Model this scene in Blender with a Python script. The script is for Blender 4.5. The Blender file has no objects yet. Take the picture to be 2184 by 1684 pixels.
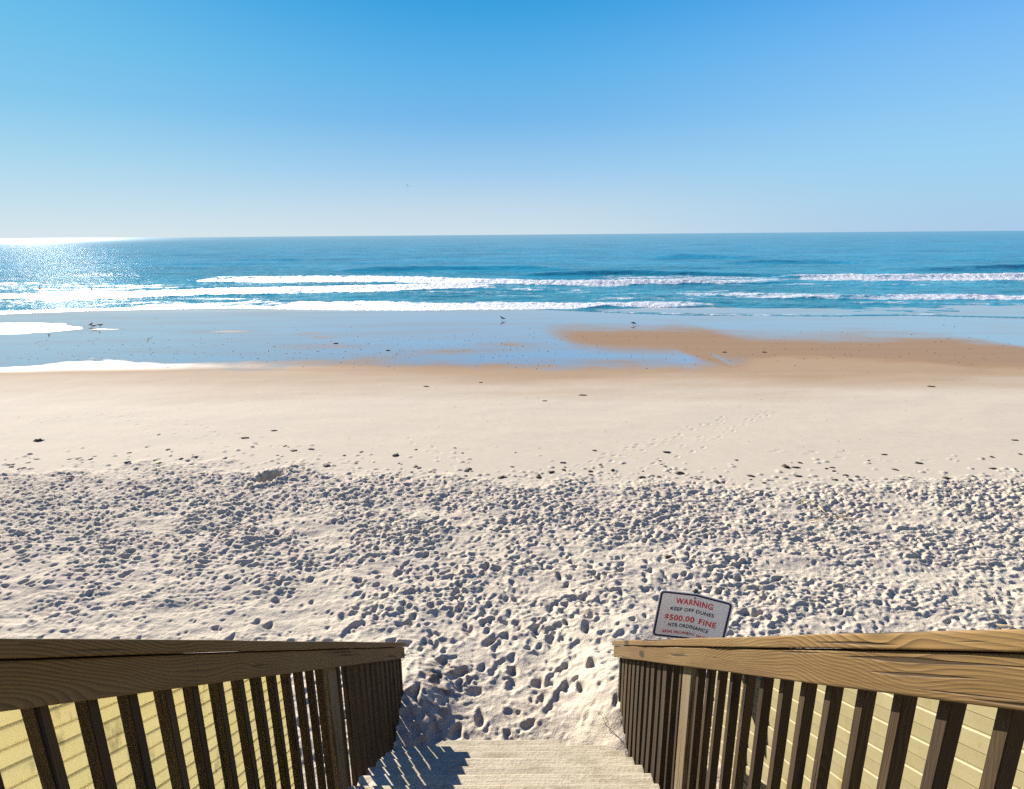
import bpy, bmesh, math, random
import numpy as np
from mathutils import Vector, Matrix, noise as mnoise

random.seed(7); rng = np.random.default_rng(11)
S = bpy.context.scene
COL = S.collection
CZ = 5.3                       # eye height over the sea
PITCH = math.radians(15.06); ROLL = math.radians(-0.45)
FPX = 1267.0                   # focal length in pixels of a 2184 px wide picture
SLOPE = 0.776                  # stair pitch (rise over run)
SUN_EL, SUN_AZ = math.radians(21.5), math.radians(38)   # azimuth to the left of +Y

# ------------------------------------------------------------------ helpers
M = (Matrix.Rotation(math.pi/2 - PITCH, 3, 'X') @ Matrix.Rotation(ROLL, 3, 'Z'))
def ray(px, py):
    return M @ Vector(((px-1092)/FPX, -(py-842)/FPX, -1.0))
_bx = [-60, 0, 4.5, 8, 11, 14, 23, 33, 43, 60, 90]
_bz = [1.2, .85, .71, .67, .61, .55, .34, .17, .03, -.5, -1.2]
def base_z(y): return np.interp(y, _bx, _bz)
def ground(px, py, sea=False):
    d = ray(px, py)
    z = 0.0
    for _ in range(12):
        t = (z-CZ)/d.z
        p = d*t
        z = 0.0 if sea else float(base_z(p.y))
    return (p.x, p.y, z)
def curve(pts, sea=False):
    g = sorted(ground(a, b, sea)[:2] for a, b in pts)
    return np.array([q[0] for q in g]), np.array([q[1] for q in g])
def on(curv, x): return np.interp(x, curv[0], curv[1])
def sstep(a, b, x):
    t = np.clip((x-a)/(b-a), 0, 1); return t*t*(3-2*t)

_perm = rng.permutation(512).astype(np.int64); _perm = np.concatenate([_perm, _perm, _perm])
_ga = rng.uniform(0, 2*np.pi, 512); _gx, _gy = np.cos(_ga), np.sin(_ga)
def perlin(x, y, seed=0):
    x = np.asarray(x, float)+seed*17.31; y = np.asarray(y, float)-seed*9.17
    xi = np.floor(x).astype(np.int64); yi = np.floor(y).astype(np.int64)
    xf, yf = x-xi, y-yi
    u = xf*xf*xf*(xf*(xf*6-15)+10); v = yf*yf*yf*(yf*(yf*6-15)+10)
    xi &= 511; yi &= 511
    def g(ix, iy, fx, fy):
        h = _perm[_perm[(ix & 511)]+(iy & 511)] & 511
        return _gx[h]*fx+_gy[h]*fy
    a = g(xi, yi, xf, yf); b = g(xi+1, yi, xf-1, yf)
    c = g(xi, yi+1, xf, yf-1); d = g(xi+1, yi+1, xf-1, yf-1)
    return ((a*(1-u)+b*u)*(1-v)+(c*(1-u)+d*u)*v)*1.5
def fbm(x, y, o=4, seed=0, gain=.5):
    s, a = 0, 1
    for k in range(o):
        s = s+a*perlin(x*2**k, y*2**k, seed+k*3); a *= gain
    return s

def tag(o, label=None, cat=None, group=None, kind=None):
    if label: o['label'] = label
    if cat: o['category'] = cat
    if group: o['group'] = group
    if kind: o['kind'] = kind
    return o
def obj(name, me, mat=None, parent=None, smooth=False):
    if isinstance(me, bmesh.types.BMesh):
        b = me; me = bpy.data.meshes.new(name); b.normal_update(); b.to_mesh(me); b.free()
    o = bpy.data.objects.new(name, me); COL.objects.link(o)
    if mat: me.materials.append(mat)
    if parent: o.parent = parent
    if smooth: me.polygons.foreach_set('use_smooth', [True]*len(me.polygons))
    return o
def empty(name, loc=(0, 0, 0)):
    o = bpy.data.objects.new(name, None); COL.objects.link(o); o.location = loc; o.empty_display_size = .1
    return o
def grid_mesh(name, X, Y, Z, attrs):
    r, c = X.shape
    me = bpy.data.meshes.new(name)
    co = np.stack([X, Y, Z], -1).reshape(-1, 3).astype(np.float32)
    idx = np.arange(r*c).reshape(r, c)
    q = np.stack([idx[:-1, :-1], idx[:-1, 1:], idx[1:, 1:], idx[1:, :-1]], -1).reshape(-1, 4).astype(np.int32)
    me.vertices.add(len(co)); me.vertices.foreach_set('co', co.ravel())
    me.loops.add(q.size); me.loops.foreach_set('vertex_index', q.ravel())
    me.polygons.add(len(q)); me.polygons.foreach_set('loop_start', np.arange(0, q.size, 4, dtype=np.int32))
    me.polygons.foreach_set('use_smooth', np.ones(len(q), bool))
    me.update(calc_edges=True)
    for k, v in attrs.items():
        a = me.attributes.new(k, 'FLOAT', 'POINT'); a.data.foreach_set('value', np.asarray(v, np.float32).ravel())
    return me
def hexa(bm, p):
    """eight corners: bottom loop 0-3, top loop 4-7"""
    v = [bm.verts.new(q) for q in p]
    for f in ((3, 2, 1, 0), (4, 5, 6, 7), (0, 1, 5, 4), (1, 2, 6, 5), (2, 3, 7, 6), (3, 0, 4, 7)):
        bm.faces.new([v[i] for i in f])
    return v
def box(bm, x0, x1, y0, y1, z0, z1):
    return hexa(bm, [(x0, y0, z0), (x1, y0, z0), (x1, y1, z0), (x0, y1, z0), (x0, y0, z1), (x1, y0, z1), (x1, y1, z1), (x0, y1, z1)])
def bevel(bm, w, seg=2):
    bmesh.ops.recalc_face_normals(bm, faces=bm.faces)
    bmesh.ops.bevel(bm, geom=[e for e in bm.edges], offset=w, segments=seg, affect='EDGES', profile=.6)
def wobble(bm, amp, sc, seed=0):
    for v in bm.verts:
        n = mnoise.noise_vector((v.co+Vector((seed*3.1, seed*7.7, 0)))*sc); v.co += n*amp
def tube(bm, pts, radii, n=8):
    rings = []
    for i, p in enumerate(pts):
        p = Vector(p)
        t = (Vector(pts[min(i+1, len(pts)-1)])-Vector(pts[max(i-1, 0)])).normalized()
        a = t.cross(Vector((0, 0, 1)));  a = a.normalized() if a.length > .05 else Vector((1, 0, 0))
        b = a.cross(t).normalized()
        r = radii[i]; rx, rz = (r if isinstance(r, tuple) else (r, r))
        rings.append([bm.verts.new(p+a*math.cos(2*math.pi*k/n)*rx+b*math.sin(2*math.pi*k/n)*rz) for k in range(n)])
    for A, B in zip(rings, rings[1:]):
        for k in range(n): bm.faces.new((A[k], A[(k+1) % n], B[(k+1) % n], B[k]))
    bm.faces.new(rings[0][::-1]); bm.faces.new(rings[-1])

# ------------------------------------------------------------------ materials
class NT:
    def __init__(s, name):
        s.m = bpy.data.materials.new(name); s.m.use_nodes = True
        s.t = s.m.node_tree; s.t.nodes.clear()
        s.out = s.n('ShaderNodeOutputMaterial')
    def n(s, typ, **kw):
        x = s.t.nodes.new(typ)
        for k, v in kw.items():
            if k.startswith('_'): setattr(x, k[1:], v)
        for k, v in kw.items():
            if not k.startswith('_'):
                s.set(x, k, v)
        return x
    def set(s, x, k, v):
        k = int(k[1:]) if k[0] == 'i' and k[1:].isdigit() else k.replace('__', ' ')
        sock = x.inputs[k]
        if isinstance(v, bpy.types.NodeSocket): s.t.links.new(v, sock)
        elif isinstance(v, bpy.types.Node): s.t.links.new(v.outputs[0], sock)
        else: sock.default_value = v
    def math(s, op, a, b=0., clamp=False):
        return s.n('ShaderNodeMath', _operation=op, _use_clamp=clamp, i0=a, i1=b).outputs[0]
    def noise(s, vec, scale, detail=4, rough=.55, dist=0.):
        return s.n('ShaderNodeTexNoise', Vector=vec, Scale=scale, Detail=detail, Roughness=rough, Distortion=dist).outputs[0]
    def ramp(s, f, *stops):
        r = s.n('ShaderNodeValToRGB', Fac=f); e = r.color_ramp.elements
        while len(e) < len(stops): e.new(.5)
        for q, (p, c) in zip(e, stops):
            q.position = p; q.color = (c, c, c, 1) if isinstance(c, (int, float)) else (*c, 1)
        return r.outputs[0]
    def mix(s, f, a, b, blend='MIX'):
        x = s.n('ShaderNodeMix', _data_type='RGBA', _blend_type=blend)
        for i, v in ((0, f), (6, a), (7, b)):
            if isinstance(v, bpy.types.NodeSocket): s.t.links.new(v, x.inputs[i])
            else: x.inputs[i].default_value = (*v, 1) if isinstance(v, tuple) and len(v) == 3 else v
        return x.outputs[2]
    def mapping(s, vec, scale=(1, 1, 1), rot=(0, 0, 0), loc=(0, 0, 0)):
        return s.n('ShaderNodeMapping', Vector=vec, Scale=scale, Rotation=rot, Location=loc).outputs[0]
    def pos(s): return s.n('ShaderNodeNewGeometry').outputs['Position']
    def attr(s, name): return s.n('ShaderNodeAttribute', _attribute_name=name).outputs['Fac']
    def bump(s, h, strength, dist, normal=None):
        b = s.n('ShaderNodeBump', Strength=strength, Distance=dist, Height=h)
        if normal is not None: s.set(b, 'Normal', normal)
        return b.outputs[0]
    def principled(s, **kw):
        b = s.n('ShaderNodeBsdfPrincipled', **kw); return b
    def finish(s, sh):
        s.t.links.new(sh.outputs[0] if isinstance(sh, bpy.types.Node) else sh, s.out.inputs[0]); return s.m

def simple(name, col, rough=.6, var=.25, scale=20, spec=.3):
    N = NT(name); p = N.pos()
    n = N.noise(p, scale, 5)
    c = N.mix(n, tuple(max(0, q*(1-var)) for q in col), tuple(min(1, q*(1+var)) for q in col))
    b = N.principled(Base__Color=c, Roughness=rough, Normal=N.bump(n, .3, .01)); b.inputs['Specular IOR Level'].default_value = spec
    return N.finish(b)

def wood(name, dark, light, tilt=0., axis='Y', ring=16., grey=(.3, .28, .22), greyamt=.25, seed=0., rough=.75):
    """weathered pine; grain runs along the given axis, tilted about X by the angle"""
    N = NT(name); p = N.pos()
    rot = (tilt, 0, 0) if axis == 'Y' else ((math.pi/2, 0, 0) if axis == 'Z' else (0, 0, math.pi/2))
    q = N.mapping(p, rot=rot, loc=(seed, seed*1.7, seed*.6))
    lo = N.mapping(q, scale=(1.3, .35, 1.3))
    warp = N.n('ShaderNodeTexNoise', Vector=lo, Scale=2.2, Detail=2., Roughness=.45).outputs['Color']
    wv = N.n('ShaderNodeVectorMath', _operation='MULTIPLY_ADD', i0=warp, i1=(.34, .0, .34), i2=N.mapping(q, scale=(1, .03, 1))).outputs[0]
    w = N.n('ShaderNodeTexWave', _wave_type='RINGS', _rings_direction='Y', _wave_profile='SAW', Vector=wv, Scale=ring, Distortion=1.6, Detail=2., Detail__Scale=1.2).outputs[1]
    fine = N.noise(N.mapping(q, scale=(90, 2.2, 90)), 1.0, 4, .6)
    crack = N.ramp(N.noise(N.mapping(q, scale=(38, .7, 38)), 1.0, 2, .5), (.335, 0.), (.37, 1.))
    patch = N.noise(N.mapping(q, scale=(3, .8, 3)), 1.4, 4, .6)
    c = N.ramp(w, (0., tuple(.9*a+.1*b for a, b in zip(light, dark))), (.5, tuple(.62*a+.38*b for a, b in zip(light, dark))), (.93, tuple(.12*a+.88*b for a, b in zip(light, dark))), (1., light))
    c = N.mix(N.math('MULTIPLY', fine, .55), c, dark)
    kv = N.n('ShaderNodeTexVoronoi', Vector=N.mapping(q, scale=(5.5, 1.5, 5.5)), Scale=1.).outputs['Distance']
    c = N.mix(N.math('MULTIPLY', N.ramp(kv, (.12, 1.), (.19, 0.)), .85), c, tuple(.35*a for a in dark))
    g = N.ramp(patch, (.42, 0.), (.68, 1.))
    c = N.mix(N.math('MULTIPLY', g, greyamt), c, grey)
    c = N.mix(N.math('MULTIPLY', N.math('SUBTRACT', 1., crack), .8), c, tuple(.25*a for a in dark))
    rnd = N.n('ShaderNodeObjectInfo').outputs['Random']
    c = N.mix(N.math('MULTIPLY', rnd, .55), c, dark)
    v = N.math('ADD', N.math('MULTIPLY', w, .35), N.math('ADD', N.math('MULTIPLY', fine, .5), crack))
    b = N.principled(Base__Color=c, Roughness=rough, Normal=N.bump(v, .8, .005)); b.inputs['Specular IOR Level'].default_value = .25
    return N.finish(b)

ANG = math.atan(SLOPE)
W_RAIL = wood('rail_wood', (.042, .021, .005), (.24, .142, .045), tilt=ANG, ring=34., grey=(.18, .125, .05), greyamt=.4)
W_BAL = wood('baluster_wood', (.012, .007, .003), (.075, .042, .014), axis='Z', ring=44, grey=(.085, .055, .022), greyamt=.3, seed=3.)
W_POST = wood('post_wood', (.07, .048, .022), (.2, .145, .07), axis='Z', ring=20, seed=5.)

def tread_mat():
    N = NT('sandy_tread'); p = N.pos()
    g = N.noise(N.mapping(p, scale=(1.2, 75, 75)), 1.0, 4, .6)
    big = N.noise(N.mapping(p, scale=(1, 1.8, 1.8)), 4., 5, .65)
    lum = N.noise(p, 38., 4, .6)
    sand = N.mix(N.noise(p, 400., 2), (.40, .34, .235), (.48, .41, .295))
    wd = N.mix(g, (.15, .115, .065), (.31, .255, .16))
    cov = N.ramp(N.math('ADD', N.math('MULTIPLY', big, 1.), N.math('MULTIPLY', lum, .35)), (.46, 0.22), (.74, 1.))
    c = N.mix(cov, wd, sand)
    rnd = N.n('ShaderNodeObjectInfo').outputs['Random']
    c = N.mix(N.math('MULTIPLY', rnd, .25), c, wd)
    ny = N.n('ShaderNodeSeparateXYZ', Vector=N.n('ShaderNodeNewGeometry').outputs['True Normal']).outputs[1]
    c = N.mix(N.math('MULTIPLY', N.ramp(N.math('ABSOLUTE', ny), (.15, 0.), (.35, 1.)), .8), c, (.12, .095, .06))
    h = N.math('ADD', N.math('MULTIPLY', g, .5), N.math('MULTIPLY', N.math('MULTIPLY', lum, cov), .9))
    b = N.principled(Base__Color=c, Roughness=.9, Normal=N.bump(h, .6, .008)); b.inputs['Specular IOR Level'].default_value = .15
    return N.finish(b)

def siding_mat(name, trans):
    N = NT(name); p = N.pos()
    n = N.noise(p, 5., 5, .6); f = N.noise(p, 60., 3, .6)
    lo, hi, ft = ((.66, .585, .33), (.80, .73, .47), (.56, .49, .27)) if trans else ((.20, .165, .078), (.285, .243, .13), (.15, .125, .06))
    c = N.mix(n, lo, hi)
    drip = N.ramp(N.noise(N.mapping(p, scale=(14, 14, 5)), 1., 3, .6), (.60, 0.), (.70, 1.))
    c = N.mix(N.math('MULTIPLY', drip, .7), c, (.2, .15, .05))
    c = N.mix(N.math('MULTIPLY', f, .25), c, ft)
    b = N.principled(Base__Color=c, Roughness=.55, Normal=N.bump(f, .15, .004)); b.inputs['Specular IOR Level'].default_value = .3
    if trans:
        t = N.n('ShaderNodeBsdfTranslucent', Color=N.mix(.5, c, (.9, .86, .62)))
        mx = N.n('ShaderNodeMixShader', Fac=trans); N.t.links.new(b.outputs[0], mx.inputs[1]); N.t.links.new(t.outputs[0], mx.inputs[2])
        return N.finish(mx)
    return N.finish(b)

def sand_mat():
    N = NT('beach_sand'); p = N.pos()
    wet, damp, tread = N.attr('wet'), N.attr('damp'), N.attr('trodden')
    n1 = N.noise(p, .35, 5, .6); n2 = N.noise(p, 6., 5, .6); n3 = N.noise(p, 260., 2, .5)
    streak = N.noise(N.mapping(p, scale=(.05, .9, 1)), 1., 5, .6)
    dry = N.mix(n2, (.35, .295, .222), (.455, .39, .30))
    dry = N.mix(N.math('MULTIPLY', n3, .5), dry, (.355, .30, .23))
    dmp = N.mix(streak, (.205, .120, .060), (.265, .168, .090))
    d2 = N.math('ADD', damp, N.math('MULTIPLY', N.math('SUBTRACT', streak, .5), N.math('MULTIPLY', N.ramp(damp, (0., 0.), (.3, 1.), (1., .2)), .35)), True)
    c = N.mix(d2, dry, dmp)
    c = N.mix(wet, c, (.20, .165, .14))
    brown = N.attr('stain')
    c = N.mix(brown, c, (.12, .06, .028))
    rough = N.math('MULTIPLY_ADD', d2, -.45, ) if False else N.math('SUBTRACT', .92, N.math('MULTIPLY', N.ramp(d2, (.78, 0.), (1., 1.)), .5))
    h = N.math('ADD', N.math('MULTIPLY', N.noise(p, 32., 4, .65), 1.), N.math('MULTIPLY', N.noise(p, 110., 3, .6), .4))
    hb = N.bump(N.math('MULTIPLY', h, tread), .75, .018)
    fine = N.bump(n3, .25, .004, hb)
    b = N.principled(Base__Color=c, Roughness=rough, Normal=fine)
    N.set(b, 'Specular IOR Level', N.math('MULTIPLY', N.math('SUBTRACT', 1., N.ramp(wet, (.0, 0.), (.75, 1.))), .025))
    ripple = N.noise(N.mapping(p, scale=(.5, 1.4, 1)), 1.6, 4, .6)
    streaks = N.noise(N.mapping(p, scale=(.10, .55, 1)), 1., 6, .68)
    film = N.n('ShaderNodeBsdfGlossy', Color=(1, 1, 1, 1), Roughness=.02, Normal=N.bump(ripple, .05, .012))
    mx = N.n('ShaderNodeMixShader', Fac=N.math('MULTIPLY', wet, N.ramp(streaks, (.30, .48), (.55, .72))))
    N.t.links.new(b.outputs[0], mx.inputs[1]); N.t.links.new(film.outputs[0], mx.inputs[2])
    return N.finish(mx)

def sea_mat():
    N = NT('sea_water'); p = N.pos()
    foam, shal, far = N.attr('foam'), N.attr('shallow'), N.attr('far')
    c = N.mix(shal, (.005, .165, .258), (.035, .18, .19))
    gust = N.noise(N.mapping(p, scale=(.035, .05, 1)), 1., 9, .72)
    c = N.mix(N.ramp(gust, (.36, 0.), (.64, 1.)), N.mix(.5, c, (.001, .045, .095)), N.mix(.45, c, (.03, .26, .38)))
    w1 = N.noise(N.mapping(p, scale=(.22, .5, 1)), 1., 5, .62)
    w2 = N.noise(N.mapping(p, scale=(1.1, 2.2, 1)), 1., 4, .6)
    w3 = N.noise(N.mapping(p, scale=(5, 8, 1)), 1., 3, .6)
    nb = N.bump(w1, .5, N.math('MULTIPLY', N.math('SUBTRACT', 1., far), .7)); nb = N.bump(w2, .5, .16, nb); nb = N.bump(w3, .4, .03, nb)
    body = N.n('ShaderNodeBsdfDiffuse', Color=c, Normal=N.bump(w1, .35, 1.))
    gl = N.n('ShaderNodeBsdfGlossy', Color=(1, 1, 1, 1), Roughness=N.math('ADD', .05, N.math('MULTIPLY', far, .04)), Normal=nb)
    fr = N.n('ShaderNodeFresnel', IOR=1.333, Normal=nb).outputs[0]
    water = N.n('ShaderNodeMixShader', Fac=N.math('MULTIPLY', fr, .52)); N.t.links.new(body.outputs[0], water.inputs[1]); N.t.links.new(gl.outputs[0], water.inputs[2])
    br = N.noise(N.mapping(p, scale=(.7, 1.3, 1)), 1., 8, .74)
    br2 = N.noise(N.mapping(p, scale=(.085, .5, 1)), 1., 6, .68)
    f = N.math('ADD', N.math('MULTIPLY', foam, 1.0), N.math('ADD', N.math('MULTIPLY', N.math('SUBTRACT', br, .5), 2.0), N.math('MULTIPLY', N.math('SUBTRACT', br2, .5), 2.1)))
    f = N.ramp(f, (.52, 0.), (.86, 1.))
    f = N.math('MULTIPLY', f, N.ramp(foam, (.02, 0.), (.16, 1.)))
    lump = N.noise(N.mapping(p, scale=(2.2, 2.2, 2.2)), 1., 5, .7)
    fo = N.principled(Base__Color=N.mix(lump, (.30, .31, .33), (.66, .66, .65)), Roughness=.55, Normal=N.bump(lump, .8, .35))
    fo.inputs['Specular IOR Level'].default_value = .5
    mx = N.n('ShaderNodeMixShader', Fac=f); N.t.links.new(water.outputs[0], mx.inputs[1]); N.t.links.new(fo.outputs[0], mx.inputs[2])
    return N.finish(mx)

# ------------------------------------------------------------------ beach
def build_beach():
    res = .0125; rx0, rx1, ry0, ry1 = -15., 15., 3.4, 18.
    gx = np.arange(rx0, rx1, res); gy = np.arange(ry0, ry1, res)
    GX, GY = np.meshgrid(gx, gy)
    edge = curve([(-120, 1012), (0, 1010), (200, 1000), (420, 988), (577, 998), (800, 1008), (1000, 1026), (1200, 1030), (1400, 1026), (1600, 1040), (1900, 1036), (2184, 1022), (2350, 1015)])
    E = on(edge, GX)+.55*fbm(GX*.9, GY*.9, 3, 5)
    T = 1-sstep(-.35, .25, GY-E)
    H = .030*fbm(GX*.9, GY*1.3, 3, 1)*T
    H += (.016*fbm(GX*2.6, GY*4.2, 3, 2))*T
    R = np.random.default_rng(5)
    def dent(cx, cy, ang, a, b, dep, rim, keep=.35):
        r = 2.0*max(a, b)
        i0, i1 = int((cx-r-rx0)/res), int((cx+r-rx0)/res)+1; j0, j1 = int((cy-r-ry0)/res), int((cy+r-ry0)/res)+1
        i0, j0 = max(i0, 0), max(j0, 0); i1, j1 = min(i1, len(gx)), min(j1, len(gy))
        if i1-i0 < 3 or j1-j0 < 3: return
        x = GX[j0:j1, i0:i1]-cx; y = GY[j0:j1, i0:i1]-cy
        ca, sa = math.cos(ang), math.sin(ang)
        u = x*ca+y*sa; v = -x*sa+y*ca
        v = v*(1+.35*u/a*.6)                     # narrower heel
        d = np.sqrt((u/a)**2+(v/b)**2)*(1+.34*perlin(x*9+cx*9, y*9+cy*9, 3)+.08*perlin(x*24+cx*9, y*24+cy*9, 4))
        h = H[j0:j1, i0:i1]
        m = 1-sstep(.35, 1.08, d)
        flo = float(h.mean())*keep-dep*(1+.35*np.clip(u/a, -1, 1)+.35*perlin(x*30+cy, y*30+cx, 6))
        h[:] = h*(1-m)+flo*m+rim*np.exp(-((d-1.18)/.24)**2)
    n = 9400
    for k in range(n):
        cy = 4.2+(R.random()**.8)*8.6; cx = R.uniform(-1, 1)*(cy*1.08+1.)
        if cy > float(on(edge, cx))+R.normal(0, .25): continue
        near = abs(cx) < 1.0+.32*cy
        if R.random() > .62+.55*float(perlin(cx*.45, cy*.55, 77)): continue
        if cy < 7.2 and cx < -2.2 and R.random() < .5: continue
        ang = math.pi/2+R.normal(0, .55)-(.5*math.copysign(1, cx)*min(1, abs(cx)/4)) if near else R.uniform(0, math.pi)
        q = float(np.clip((cy-6.2)/3.2, 0, 1)) if near else .75; a = R.uniform(.06, .125)*(1-q)+R.uniform(.035, .085)*q; b = a*R.uniform(.48, .62)
        dep = 1.15*(R.uniform(.008, .026) if R.random() < .82 else R.uniform(.026, .050))*(1.3 if near and cy < 8 else 1.)
        dent(cx, cy, ang, a, b, dep, R.uniform(.004, .013))
    # small clods and scuffs
    for k in range(16000):
        cy = 4.3+R.random()*8.4; cx = R.uniform(-1, 1)*(cy*1.06+.8)
        if cy > float(on(edge, cx))+abs(R.normal(0, .25)): continue
        s = R.uniform(.010, .034)
        dent(cx, cy, R.uniform(0, 3.1), s*1.4, s, R.choice([-1, 1], p=[.45, .55])*s*R.uniform(.3, .6), 0.004, 1.)
    rough = (.022*np.abs(fbm(GX*4.5, GY*9, 3, 12, .6))+.017*fbm(GX*7.5, GY*15, 3, 14, .62))*T*sstep(-.4, .5, fbm(GX*.8, GY*.9, 2, 16)+.42*(GY-7.2)/2)
    H[1:-1] = (H[:-2]+2*H[1:-1]+H[2:])/4; H[:, 1:-1] = (H[:, :-2]+2*H[:, 1:-1]+H[:, 2:])/4
    H += rough*(1.0+.55*sstep(7.2, 9.2, GY))
    # hole dug at the edge of the trodden sand
    hx, hy, _ = ground(577, 1020)
    dent(hx, hy, 0., .25, .33, .36, .05, .3)
    for k in range(26):
        t = R.uniform(0, 6.28); dent(hx+math.cos(t)*.36*R.uniform(.9, 1.5), hy+math.sin(t)*.34*R.uniform(.9, 1.5), t, .06, .045, -.03, .0, 1.)
    # footprint trails over the smooth sand
    for (p0, p1, nst) in (((1235, 1000), (1560, 888), 26), ((1370, 1000), (1650, 876), 24), ((880, 930), (985, 1004), 9), ((300, 885), (800, 1000), 24), ((200, 880), (560, 968), 18), ((1640, 960), (2000, 990), 10), ((20, 900), (330, 880), 14), ((1280, 975), (1420, 940), 8)):
        a0, a1 = ground(*p0), ground(*p1)
        dirn = math.atan2(a1[1]-a0[1], a1[0]-a0[0])
        for i in range(nst):
            f = (i+R.normal(0, .35))/nst; sd = (.1 if i % 2 else -.1)+R.normal(0, .08)
            dent(a0[0]+(a1[0]-a0[0])*f-math.sin(dirn)*sd, a0[1]+(a1[1]-a0[1])*f+math.cos(dirn)*sd, dirn+R.normal(0, .2), .12, .05, R.uniform(.003, .013), .004, 1.)
    # loose bumps of the tide line
    for k in range(420):
        cx = R.uniform(-13, 13); cy = float(on(edge, cx))+abs(R.normal(0, .55))
        s = R.uniform(.015, .05); dent(cx, cy, 0, s*1.5, s, -s*.5, 0, 1.)
    for _ in range(0):
        H[1:-1] = (H[:-2]+2*H[1:-1]+H[2:])/4; H[:, 1:-1] = (H[:, :-2]+2*H[:, 1:-1]+H[:, 2:])/4
    # vertices
    Y = [-60, -30, -12, -5, -2, 0, 1.5, 2.6, 3.4]
    while Y[-1] < 62:
        y = Y[-1]; Y.append(y+.62*(y*y+21.6)/(4.65*594)+.0005)
    Y = np.array(Y); Xn = np.linspace(-1, 1, 1120)
    half = np.maximum(1.07*np.maximum(Y, 0)+1.6, np.where(Y < 3, 60, 0)); 
    half = np.where(Y < 3.3, np.where(Y < 2.5, 40+0*Y, 12.), half)
    XX = half[:, None]*Xn[None, :]; YY = np.repeat(Y[:, None], len(Xn), 1)
    Z = base_z(YY)
    fi = np.clip((XX-rx0)/res, 0, len(gx)-1.001); fj = np.clip((YY-ry0)/res, 0, len(gy)-1.001)
    i, j = fi.astype(int), fj.astype(int); u, v = fi-i, fj-j
    hs = (H[j, i]*(1-u)+H[j, i+1]*u)*(1-v)+(H[j+1, i]*(1-u)+H[j+1, i+1]*u)*v
    inside = (XX > rx0) & (XX < rx1) & (YY > ry0) & (YY < ry1)
    Z = Z+np.where(inside, hs, 0)
    tr = np.where(inside, (T[j, i]), 0.)
    tr = np.where(YY < ry0, 1., tr)
    # sand drifted against the stair foot
    def g(cx, cy, sx, sy, h): return h*np.exp(-((XX-cx)/sx)**2-((YY-cy)/sy)**2)
    Z += g(1.05, 4.75, .42, .85, .36)+g(1.3, 6.0, .8, .9, .10)+g(-1.05, 5.05, .34, .6, .20)+g(-1.5, 5.9, .5, .9, .08)
    Z += g(0., 4.2, 1.2, .5, -.06)
    Z += .012*fbm(XX*.35, YY*.5, 3, 8)*(YY > 11)*sstep(11, 14, YY)*(1-sstep(20, 24, YY))
    # wet and damp sand
    low = curve([(-150, 788), (0, 784), (200, 778), (500, 775), (800, 777), (1100, 778), (1400, 776), (1560, 772), (1590, 752), (1640, 742), (2184, 748), (2350, 752)])
    wob = .9*fbm(XX*.16, YY*.35, 4, 21)
    Wt = sstep(-1.6, 1.9, YY-on(low, XX)+1.4*wob+.5*fbm(XX*.9, YY*1.1, 3, 23))
    # drier bar on the right: between its two edges
    bu = curve([(1140, 700), (1250, 696), (1480, 696), (1560, 710), (1700, 716), (1950, 714), (2100, 726), (2184, 740), (2350, 752)])
    bl = curve([(1140, 700), (1180, 722), (1230, 740), (1320, 748), (1450, 752), (1520, 758), (1560, 772), (1590, 800), (2350, 800)])
    inb = sstep(-2.4, 3.2, on(bu, XX)-YY+wob*1.5+.5*fbm(XX*.8, YY*1.2, 3, 27))*sstep(-2.0, 2.2, YY-on(bl, XX)+.8*wob+.4*fbm(XX*.8, YY*1.2, 3, 28))*sstep(on(bu, np.array(0))*0+ground(1140, 700)[0]-.3, ground(1230, 710)[0], XX)
    # drier bar on the left
    lu = curve([(-200, 690), (60, 689), (130, 690), (180, 700), (230, 704)]); ll = curve([(-200, 716), (40, 713), (110, 708), (180, 703), (230, 703)])
    inl = sstep(-.4, .8, on(lu, XX)-YY+.3*fbm(XX*.7, YY, 3, 29))*sstep(-.4, .8, YY-on(ll, XX)+.3*fbm(XX*.7, YY, 3, 30))*(XX < ground(200, 703)[0])
    # thin brown islands
    isl = np.zeros_like(Z)
    for (px, py, sx, sy) in ((490, 708, 1.5, .6), (660, 712, .8, .5), (690, 720, .7, .4), (680, 740, 1.8, .6), (1090, 735, 1.6, .8), (960, 750, 2.0, .7), (210, 703, .6, .35), (240, 703, .5, .3)):
        a = ground(px, py); isl = np.maximum(isl, np.exp(-((XX-a[0])/sx)**2-((YY-a[1])/sy)**2*1.2)*(.75+.5*fbm(XX*1.3, YY*1.6, 3, 40)))
    bar = np.clip(np.maximum(inb, np.maximum(inl, isl*.8)), 0, 1)
    wet = Wt*(1-bar)
    dl = curve([(-150, 872), (0, 868), (600, 866), (1100, 858), (1600, 850), (2184, 845), (2350, 845)])
    dh = curve([(-150, 792), (0, 790), (600, 790), (1100, 800), (1600, 800), (2184, 790), (2350, 790)])
    yd, yh = on(dl, XX), on(dh, XX)
    damp = .75*np.clip((YY-yd+1.0*fbm(XX*.12, YY*.5, 3, 31))/(yh-yd), 0, 1)**1.1
    damp = np.maximum(damp, np.clip(Wt, 0, 1)*.85); damp = np.maximum(damp, np.clip(inb, 0, 1))
    damp = np.clip(damp+.25*sstep(0, 1, (YY-on(low, XX)+2.2)/2.5)*(1-tr), 0, 1)
    stain = np.zeros_like(Z)
    stain = np.maximum(stain, np.exp(-((XX+.78)/.22)**2-((YY-5.15)/.42)**2)*sstep(-.1, .5, fbm(XX*7, YY*7, 3, 50))*.8)
    me = grid_mesh('beach', XX, YY, Z, dict(wet=wet, damp=damp, trodden=tr, stain=stain))
    o = obj('beach', me, sand_mat()); tag(o, 'pale beach sand churned by footprints, wet and mirror-like near the surf', 'beach', kind='structure')
    return (XX, YY, Z)
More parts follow.
